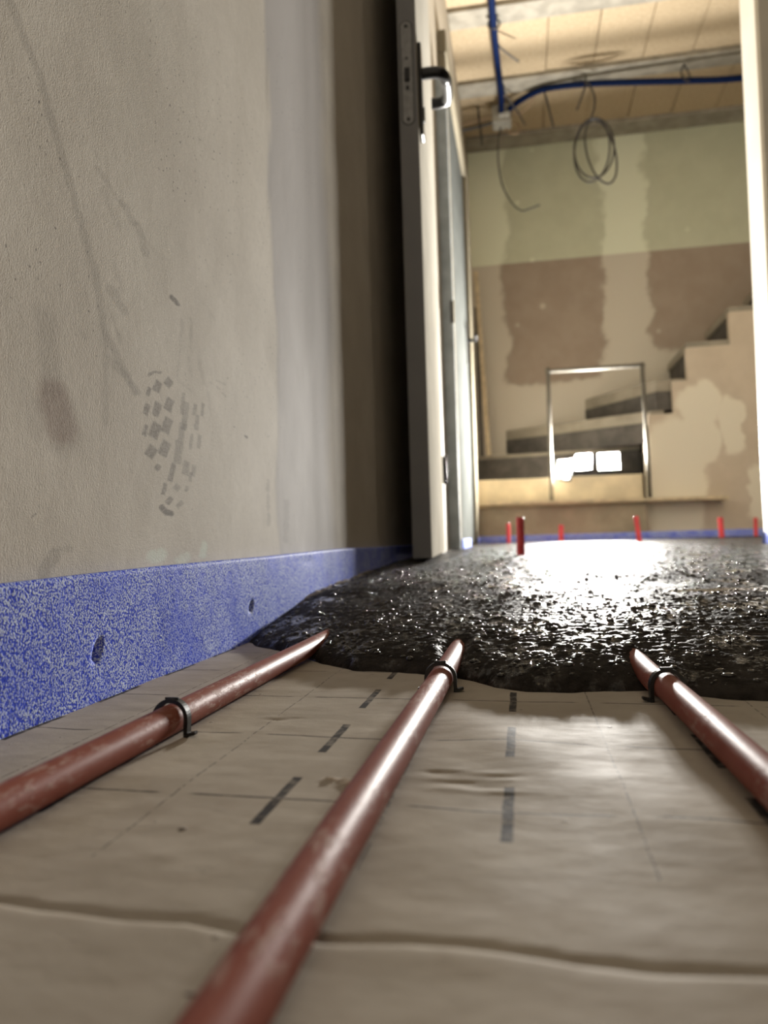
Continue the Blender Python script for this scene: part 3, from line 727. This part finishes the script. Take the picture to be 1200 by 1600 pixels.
# ================================================================== WET SCREED
def build_screed():
    fx = [-.30, -.2936, -.275, -.2554, -.2015, -.19, -.1405, -.0912, -.0438, -.019, .0236, .0704, .0932, .1173, .1455, .25, .45, .9, 1.6, 3.3]
    fyv = [.800, .796, .762, .7475, .688, .672, .6182, .6069, .5804, .5425, .5287, .5409, .5311, .5161, .5097, .50, .52, .50, .53, .5]
    xs = np.concatenate([np.arange(-.2935, .46, .0017), np.geomspace(.462, 3.28, 130)])
    d = [0.0]
    while d[-1] < 3.9: d.append(d[-1] + max(.0011, .0125 * (d[-1] + .12) ** 1.35))
    d = np.array(d); nx, nd = len(xs), len(d)
    fr = np.interp(xs, fx, fyv); ker = np.ones(7) / 7; fr = np.convolve(np.pad(fr, 3, 'edge'), ker, 'valid')
    fr = fr + .0022 * vnoise(xs * 45, xs * 0, 3) + .0012 * vnoise(xs * 130, xs * 0 + 3, 4)
    X = np.repeat(xs[:, None], nd, 1); D = np.repeat(d[None, :], nx, 0)
    sc = ((4.288 - fr) / d[-1])[:, None]; Y = fr[:, None] + D * (1 + (sc - 1) * np.clip(D / d[-1], 0, 1))
    lip = .0085 * np.clip((X + .294) / .06, .15, 1) 
    z = lip * (1 - np.exp(-D / .008)) + (.0555 - lip) * (1 - np.exp(-D / (.39 + .03 * fbm(X * 5, Y * 0, 2, 4))))
    z = z + .0016 * np.clip(Y - 1.7, -1, 0) * 0 + .0125 * np.clip((Y - 2.0) / 2.2, 0, 1)
    wallp = np.exp(-((X + .2935) / .012) ** 2); 
    amp = 1 - np.exp(-D / .03)
    z = z + amp * (.0014 * fbm(X * 7, Y * 6, 2, 41) + .0003 * fbm(X * 40, Y * 34, 2, 42))
    near = np.clip(1.5 - Y, 0, 1)
    z = z + amp * near * (.0007 * fbm(X * 150, Y * 170, 2, 43) + .0004 * vnoise(X * 330, Y * 330, 44))
    # a low ridge where the pour was dragged with the rake
    z = z + .0028 * np.exp(-((Y - (1.12 + .06 * np.sin(X * 4))) / .05) ** 2) * amp
    # pockets round the pipes where they go under
    for px, yc, dp in ((-.1957, .70, .004), (-.0585, .645, .0055), (.0815, .560, .004)):
        u = Y - yc
        z = z - dp * np.exp(-((X - px) / .011) ** 2) * np.exp(-(u / .035) ** 2)
        z = z + .0030 * np.exp(-((np.abs(X - px) - .017) / .007) ** 2) * np.exp(-(u / .04) ** 2)
    # keeps below the door leaf
    under = np.exp(-((X + .22) / .07) ** 4) * np.clip((Y - 1.45) / .2, 0, 1) * np.clip((2.8 - Y) / .2, 0, 1)
    z = z * (1 - under) + np.minimum(z, .0555) * under
    z[:, 0] = -.004
    rim = np.clip(1.3 - np.abs(X + .2935) / .011, 0, 1) * np.clip((Y - .97) / .06, 0, 1) * np.clip((1.52 - Y) / .1, 0, 1) * np.clip(.75 + fbm(X * 60, Y * 60, 2, 50), 0, 1)
    z = z + rim * .003
    V = np.stack([X, Y, z], 2); me = grid_mesh('screed', V.reshape(-1, 3), nx, nd, flip=False)
    attr(me, 'rim', rim.ravel())
    bm = bmesh.new(); bm.from_mesh(me)
    bmesh.ops.delete(bm, geom=[v for v in bm.verts if v.co.x > XJ1 + .05 and YP0 + .025 < v.co.y < YP1 - .025], context='VERTS'); bm.to_mesh(me); bm.free()
    o = link('screed', me, MAT['screed'])
    # grit: thousands of small wet grains proud of the surface, which catch the lamp one by one
    tpl = bmesh.new(); bmesh.ops.create_icosphere(tpl, subdivisions=2, radius=1.0)
    bmesh.ops.delete(tpl, geom=[v for v in tpl.verts if v.co.z < -.35], context='VERTS'); tpl.verts.ensure_lookup_table(); tpl.verts.index_update()
    tv = np.array([v.co[:] for v in tpl.verts]); tf = np.array([[v.index for v in f.verts] for f in tpl.faces]); tpl.free()
    wx = np.gradient(xs); wd = np.gradient(d)
    px_ = wx * (xs < 1.3) * np.where(xs < .45, 1.0, .5); pd_ = wd * (d > .010) * (d < 2.2) / (1 + (d / .40) ** 1.5)
    N = 12000; ii = rng.choice(nx, N, p=px_ / px_.sum()); jj = rng.choice(nd, N, p=pd_ / pd_.sum())
    gx = X[ii, jj] + rng.uniform(-.5, .5, N) * wx[ii]; gy = Y[ii, jj] + rng.uniform(-.3, .3, N) * wd[jj]; gz = z[ii, jj]
    ok = (gx > -.289) & ~((gx > XJ1 - .01) & (gy > YP0 - .05) & (gy < YP1 + .05)) & ~((np.abs(gx + .22) < .06) & (gy > 1.6) & (gy < 2.7))
    gx, gy, gz = gx[ok], gy[ok], gz[ok]; N = len(gx)
    rad = rng.gamma(3.0, .00042, N).clip(.0005, .0034) * np.where(gy > 1.2, 1.25, 1.0)
    sc3 = np.stack([rad * rng.uniform(.8, 1.5, N), rad * rng.uniform(.8, 1.5, N), rad * rng.uniform(.45, .8, N)], 1)
    rot = rng.uniform(0, 6.283, N); cr, sr = np.cos(rot), np.sin(rot)
    P0 = tv[None] * sc3[:, None]; P = np.stack([P0[:, :, 0] * cr[:, None] - P0[:, :, 1] * sr[:, None], P0[:, :, 0] * sr[:, None] + P0[:, :, 1] * cr[:, None], P0[:, :, 2]], 2)
    P += np.stack([gx, gy, gz], 1)[:, None]
    F = (tf[None] + (np.arange(N) * len(tv))[:, None, None]).reshape(-1, 3)
    gm = bpy.data.meshes.new('grit'); gm.vertices.add(N * len(tv)); gm.vertices.foreach_set('co', P.astype(np.float32).ravel())
    gm.loops.add(len(F) * 3); gm.loops.foreach_set('vertex_index', F.astype(np.int32).ravel())
    gm.polygons.add(len(F)); gm.polygons.foreach_set('loop_start', np.arange(0, len(F) * 3, 3, dtype=np.int32)); gm.polygons.foreach_set('use_smooth', np.ones(len(F), dtype=bool)); gm.update(calc_edges=True)
    g = link('grit', gm, MAT['grit'], o); g['kind'] = 'stuff'
    tag(o, 'wet dark grey screed freshly poured over the pipes, glittering in the lamp', 'screed', kind='stuff')
build_screed()

# red tube stubs standing in the screed
def marker(label, x, y, h, z0, tx=0.0, ty=0.0, r=.0105):
    bm = bmesh.new(); n = 16; L = h + .05
    rings = []
    for rr, zz in ((r, 0), (r, L - .001), (r - .0008, L), (r - .0028, L), (r - .0028, L - .03)):
        rings.append([bm.verts.new((rr * math.cos(2 * math.pi * k / n), rr * math.sin(2 * math.pi * k / n), zz)) for k in range(n)])
    for a, b in zip(rings, rings[1:]):
        for k in range(n): j = (k + 1) % n; bm.faces.new((a[k], a[j], b[j], b[k]))
    bm.faces.new(rings[0][::-1]); bm.faces.new(rings[-1])
    o = from_bm('level_tube', bm, MAT['marker'], None, (x, y, z0 - .05), (tx, ty, 0), smooth=False)
    tag(o, label, 'tube', 'red tubes standing in the screed'); return o
marker('tall dark red tube standing alone nearest in the screed', -.004, 2.06, .098, .056, 0, .01)
marker('slim red tube behind the tall near one, beside the hall door', -.066, 3.95, .100, .067, 0, 0, .0095)
marker('short bright red tube in the screed in front of the lamp', .198, 4.05, .086, .067, 0, .03, .0125)
marker('dark red tube leaning over, in front of the right leg of the metal frame', .498, 3.42, .108, .066, 0, -.09)
marker('red tube standing before the patched stair wall on the right', .955, 3.95, .098, .067, 0, -.03, .0125)
marker('pale red tube at the far right beside the door jamb', 1.155, 4.12, .092, .068, 0, .02, .0095)

# ================================================================== STAIRS
def build_stairs():
    T = empty('staircase', (0, 0, 0)); tag(T, 'raw winding staircase with shade-dark risers and patched plaster side', 'staircase')
    pv = (.73, 4.44)      # newel corner the winders turn about
    R_, TR = MAT['riser'], MAT['tread']
    # two straight steps at the bottom
    box('step', (XH + .002, 4.302, .0), (.667, 4.946, .262), MAT['step_base'], T, bev=.004)
    box('step', (XH + .002, 4.40, .262), (.667, 4.946, .425), MAT['step_face'], T, bev=.004)
    # winders: riser coloured dark as recess shade, with the thick tread slab above it
    def winder(a_pts, z0, z1, slab):
        bm = bmesh.new(); add_prism(bm, a_pts, z0, z1 - slab); from_bm('riser', bm, R_, T)
        # tread slab oversails the riser a little
        c = Vector((sum(p[0] for p in a_pts) / len(a_pts), sum(p[1] for p in a_pts) / len(a_pts)))
        prism('tread', a_pts, z1 - slab + .0005, z1, TR, T, bev=.003)
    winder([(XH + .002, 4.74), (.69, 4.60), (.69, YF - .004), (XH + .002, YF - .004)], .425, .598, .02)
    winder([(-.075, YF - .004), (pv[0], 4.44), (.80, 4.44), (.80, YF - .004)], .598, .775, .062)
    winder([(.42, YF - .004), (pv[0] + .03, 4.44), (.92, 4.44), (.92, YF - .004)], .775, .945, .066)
    # straight flight rising to the right
    z = .955
    for i in range(8):
        x0 = .922 + .226 * i; z1 = z + .178
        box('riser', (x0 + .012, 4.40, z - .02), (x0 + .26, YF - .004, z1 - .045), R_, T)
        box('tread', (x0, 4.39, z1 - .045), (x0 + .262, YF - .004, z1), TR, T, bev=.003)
        z = z1
    # plastered side wall with its sawtooth top
    tops = [(.668, .575), (.690, .735), (.825, .908), (.900, 1.085)]
    prof = [(.668, .0), (.668, .575), (.690, .575), (.690, .735), (.825, .735), (.825, .908), (.900, .908), (.900, 1.083)]
    x, zz = .900, 1.083
    for i in range(7):
        x += .222; prof += [(x, zz)]; zz += .175; prof += [(x, zz)]
    prof += [(2.7, zz), (2.7, .0)]
    bm = bmesh.new(); prof = [(p[0] * 1.019, (p[1] - .107) * 1.019 + .107 if p[1] > 0 else 0) for p in prof]; a = [bm.verts.new((p[0], 4.384, p[1])) for p in prof]; b = [bm.verts.new((p[0], 4.43, p[1])) for p in prof]
    bm.faces.new(a); bm.faces.new(b[::-1])
    for i in range(len(prof)): j = (i + 1) % len(prof); bm.faces.new((a[i], b[i], b[j], a[j]))
    bmesh.ops.bevel(bm, geom=[e for e in bm.edges if e.calc_face_angle(0) > .5], offset=.006, segments=2, affect='EDGES')
    from_bm('side_wall', bm, MAT['stringer'], T)
build_stairs()

# a loose board lying along the first step
bm = bmesh.new(); add_box(bm, (-.222, 4.252, .262), (1.072, 4.382, .281))
for v in bm.verts:
    if v.co.x > 0: v.co.z -= .012
for v in bm.verts: v.co.z += .0125
bmesh.ops.bevel(bm, geom=bm.edges[:], offset=.003, segments=2, affect='EDGES')
o = from_bm('plank', bm, MAT['wood']); tag(o, 'long pale plank lying along the bottom step under the lamp', 'plank')

# tubular metal frame standing on the plank
F = empty('metal_frame', (0, 0, 0)); tag(F, 'thin grey tubular metal frame standing in front of the work lamp', 'frame')
tube('post', [(.170, 4.335, .289), (.172, 4.335, .65), (.176, 4.335, 1.030)], .0115, MAT['frame_metal'], F)
tube('post', [(.690, 4.335, .284), (.684, 4.335, .65), (.676, 4.335, 1.025)], .0115, MAT['frame_metal'], F)
tube('top_rail', [(.160, 4.335, 1.012), (.43, 4.335, 1.010), (.69, 4.335, 1.012)], .0115, MAT['frame_metal'], F)
for x in (.170, .690): box('foot_plate', (x - .025, 4.31, .2815 if x > .4 else .287), (x + .025, 4.36, .2865 if x > .4 else .292), MAT['frame_metal'], F, bev=.001)

# ================================================================== WORK LAMP
def build_lamp():
    Lp = empty('work_lamp', (.36, 4.46, .4255)); tag(Lp, 'triple-panel work lamp glaring on the second step of the stairs', 'lamp')
    B_ = MAT['lamp_body']
    box('base', (-.10, -.04, .0), (.12, .05, .012), B_, Lp, bev=.003)
    tube('stem', [(.01, .03, .01), (.01, .03, .10)], .012, B_, Lp)
    tube('crossbar', [(-.13, .01, .085), (.0, .035, .085), (.14, .035, .085)], .008, B_, Lp)
    for (x, y, z, yaw, pitch, w, h) in ((-.112, -.045, .037, -20, 16, .066, .112), (-.002, -.015, .078, -14, 20, .088, .095), (.134, -.010, .075, -3, 20, .114, .100)):
        bm = bmesh.new(); add_box(bm, (-w / 2 - .006, .0, -h / 2 - .006), (w / 2 + .006, .028, h / 2 + .006))
        bmesh.ops.bevel(bm, geom=bm.edges[:], offset=.003, segments=2, affect='EDGES')
        H_ = from_bm('head', bm, B_, Lp, (x, y, z), (math.radians(-pitch), 0, math.radians(yaw)))
        bm = bmesh.new()
        for lo, hi in (((-w / 2 - .006, -.012, h / 2), (w / 2 + .006, .002, h / 2 + .006)), ((-w / 2 - .006, -.012, -h / 2 - .006), (w / 2 + .006, .002, -h / 2)),
                       ((-w / 2 - .006, -.012, -h / 2), (-w / 2, .002, h / 2)), ((w / 2, -.012, -h / 2), (w / 2 + .006, .002, h / 2))): add_box(bm, lo, hi)
        from_bm('bezel', bm, B_, H_)
        bm = bmesh.new(); v = [bm.verts.new(p) for p in ((-w / 2, -.0012, -h / 2), (w / 2, -.0012, -h / 2), (w / 2, -.0012, h / 2), (-w / 2, -.0012, h / 2))]; bm.faces.new(v)
        me = bpy.data.meshes.new('light_panel'); bm.to_mesh(me); bm.free(); link('light_panel', me, MAT['lamp_panel'], H_)
        for k in range(4): box('fin', (-w / 2 + .01 + k * w / 4, .028, -h / 2), (-w / 2 + .014 + k * w / 4, .036, h / 2), B_, H_)
        ld = bpy.data.lights.new('lamp_light', 'AREA'); ld.shape = 'RECTANGLE'; ld.size = w; ld.size_y = h
        ld.energy = LAMP * math.pi * .0103; ld.color = (1.0, .965, .905); ld.spread = math.radians(LAMP_SPREAD)
        lo = bpy.data.objects.new('lamp_light', ld); COL.objects.link(lo); lo.parent = H_; lo.location = (0, -.004, 0); lo.rotation_euler = (math.radians(-90), 0, 0)
build_lamp()

# ================================================================== CONDUITS AND CABLES UNDER THE HALL CEILING
zc = 2.565
JB = (-.03, 4.46, 2.53)
o = tube('conduit', smooth_path([(-.055, 2.75, 2.575), (-.052, 3.1, 2.57), (-.05, 3.5, 2.568), (-.045, 3.75, 2.555), (-.036, 4.0, 2.552), (-.026, 4.25, 2.550), (-.032, 4.41, 2.545)], 8), .0165, MAT['conduit']); tag(o, 'blue conduit running straight along the hall ceiling to the grey box', 'conduit', 'blue conduits')
o = tube('conduit', smooth_path([(-.005, 4.43, 2.545), (.045, 4.38, 2.565), (.15, 4.30, 2.572), (.25, 4.27, 2.572), (.44, 4.25, 2.556), (.70, 4.24, 2.525), (.95, 4.235, 2.495), (1.24, 4.23, 2.470), (1.9, 4.22, 2.47), (2.6, 4.22, 2.5), (3.28, 4.22, 2.52)], 9), .0165, MAT['conduit']); tag(o, 'blue conduit curving out of the grey box and sagging away to the right', 'conduit', 'blue conduits')
J = empty('junction_box', JB); tag(J, 'small grey junction box where both blue conduits end', 'junction box')
box('body', (-.055, -.045, -.035), (.055, .045, .07), MAT['boxgrey'], J, bev=.006)
for x in (-.004, .028): tube('socket', [(x, -.03, .0), (x, -.062, .016)], .021, MAT['boxgrey'], J)
box('cover', (-.05, -.04, -.042), (.05, .04, -.036), MAT['boxgrey'], J, bev=.002)
def cable(label, pts, r=.0042, mat='cable', n=10, name='cable', cat='cable', grp='loose cables under the hall ceiling'):
    o = tube(name, smooth_path(pts, n), r, MAT[mat], seg=8); tag(o, label, cat, grp); return o
cable('thin cable hanging from the grey box and hooking to the right', [(-.035, 4.46, 2.49), (-.05, 4.44, 2.42), (-.058, 4.42, 2.28), (-.040, 4.40, 2.12), (.010, 4.38, 2.00), (.06, 4.37, 1.945), (.105, 4.36, 1.945), (.165, 4.36, 1.962)], .0042, 'cable')
cp = [(.36, 4.24, 2.575), (.43, 4.23, 2.56), (.468, 4.225, 2.48), (.466, 4.22, 2.40), (.445, 4.22, 2.345)]
for k in range(0, 56):
    q = k / 18.0; a = math.pi * .5 + 2 * math.pi * q + .15
    lo = min(int(q), 2); w, h, cx, cz, tl = ((.092, .170, .445, 2.165, -.10), (.070, .176, .490, 2.150, .22), (.104, .162, .455, 2.172, -.02))[lo]
    ex, ez = w * math.cos(a), h * math.sin(a)
    cp.append((cx + ex - ez * tl, 4.215 - .006 * q, cz + ez + ex * tl))
cable('dark cable hanging from the blue conduit in a loose coil of loops', cp, .0052, 'cable', n=3)
cable('dark double cable running from the grey box to the left wall', [(XH + .002, 4.44, 2.485), (-.20, 4.45, 2.495), (-.13, 4.45, 2.505), (-.08, 4.45, 2.515)], .009, 'cable')
cable('thin tan cable beside the dark one, between grey box and wall', [(XH + .002, 4.47, 2.535), (-.18, 4.47, 2.545), (-.085, 4.47, 2.56)], .006, 'tan_cable')
cable('small tan cable loop under the right side of the grey box', [(.03, 4.45, 2.50), (.065, 4.44, 2.475), (.06, 4.44, 2.43), (.02, 4.44, 2.43), (-.01, 4.44, 2.465)], .005, 'tan_cable')
cable('thin tan cable looping from the grey box up to the curved conduit', [(.02, 4.44, 2.545), (.085, 4.42, 2.535), (.13, 4.38, 2.555), (.16, 4.33, 2.585)], .006, 'tan_cable')
def tie(label, pts, r=.0042): cable(label, pts, r, 'cable', 6, 'cable_tie', 'cable tie', 'cable ties under the hall ceiling')
tie('black cable tie looped over the conduit near the right jamb', [(.945, 4.262, 2.598), (.925, 4.25, 2.56), (.925, 4.22, 2.51), (.945, 4.212, 2.478), (.965, 4.23, 2.50), (.960, 4.255, 2.56), (.945, 4.262, 2.598)])
tie('cable tie end sticking down from the conduit beside the coil', [(.432, 4.262, 2.598), (.430, 4.238, 2.575), (.424, 4.228, 2.53), (.39, 4.225, 2.44), (.375, 4.225, 2.405)], .0055)
tie('straight cable tie tail hanging below the bend of the conduit', [(.205, 4.30, 2.60), (.212, 4.29, 2.56), (.235, 4.28, 2.44), (.252, 4.28, 2.355)], .0055)
tie('short cable tie tail slanting from the straight conduit', [(-.042, 3.77, 2.60), (-.028, 3.80, 2.55), (.03, 3.86, 2.525), (.07, 3.90, 2.515)], .005)
tie('cable tie ring on the straight conduit at the concrete beam', [(-.04, 3.66, 2.60), (-.02, 3.66, 2.575), (-.024, 3.66, 2.55), (-.048, 3.66, 2.545), (-.072, 3.66, 2.56), (-.068, 3.66, 2.585), (-.055, 3.66, 2.60)], .005)
tie('cable tie tail crossing behind the curved conduit near the box', [(-.012, 4.22, 2.60), (-.005, 4.25, 2.56), (.06, 4.34, 2.50), (.10, 4.38, 2.44)], .0045)
tie('black cable tie round the cables by the left wall', [(-.165, 4.45, 2.62), (-.160, 4.435, 2.53), (-.152, 4.435, 2.46), (-.148, 4.435, 2.38)], .0060)

# ================================================================== LEANING BATTEN AND DARK STRIP
bm = bmesh.new(); add_box(bm, (-.013, -.010, 0), (.013, .010, 1.18)); bmesh.ops.bevel(bm, geom=bm.edges[:], offset=.002, segments=1, affect='EDGES')
o = from_bm('batten', bm, MAT['wood'], None, (-.182, 4.735, .599), (math.radians(-4.5), math.radians(-2.2), 0)); tag(o, 'thin tan batten leaning against the wall on the stairs', 'batten')
bm = bmesh.new(); add_box(bm, (-.012, -.020, 0), (.012, .020, .95)); bmesh.ops.bevel(bm, geom=bm.edges[:], offset=.002, segments=1, affect='EDGES')  # narrow dark strip filling the dark slot beside the batten
o = from_bm('batten', bm, MAT['riser'], None, (-.222, 4.735, .599), (math.radians(-5.5), math.radians(-.6), 0)); tag(o, 'narrow dark strip leaning upright behind the cream door casing', 'batten')
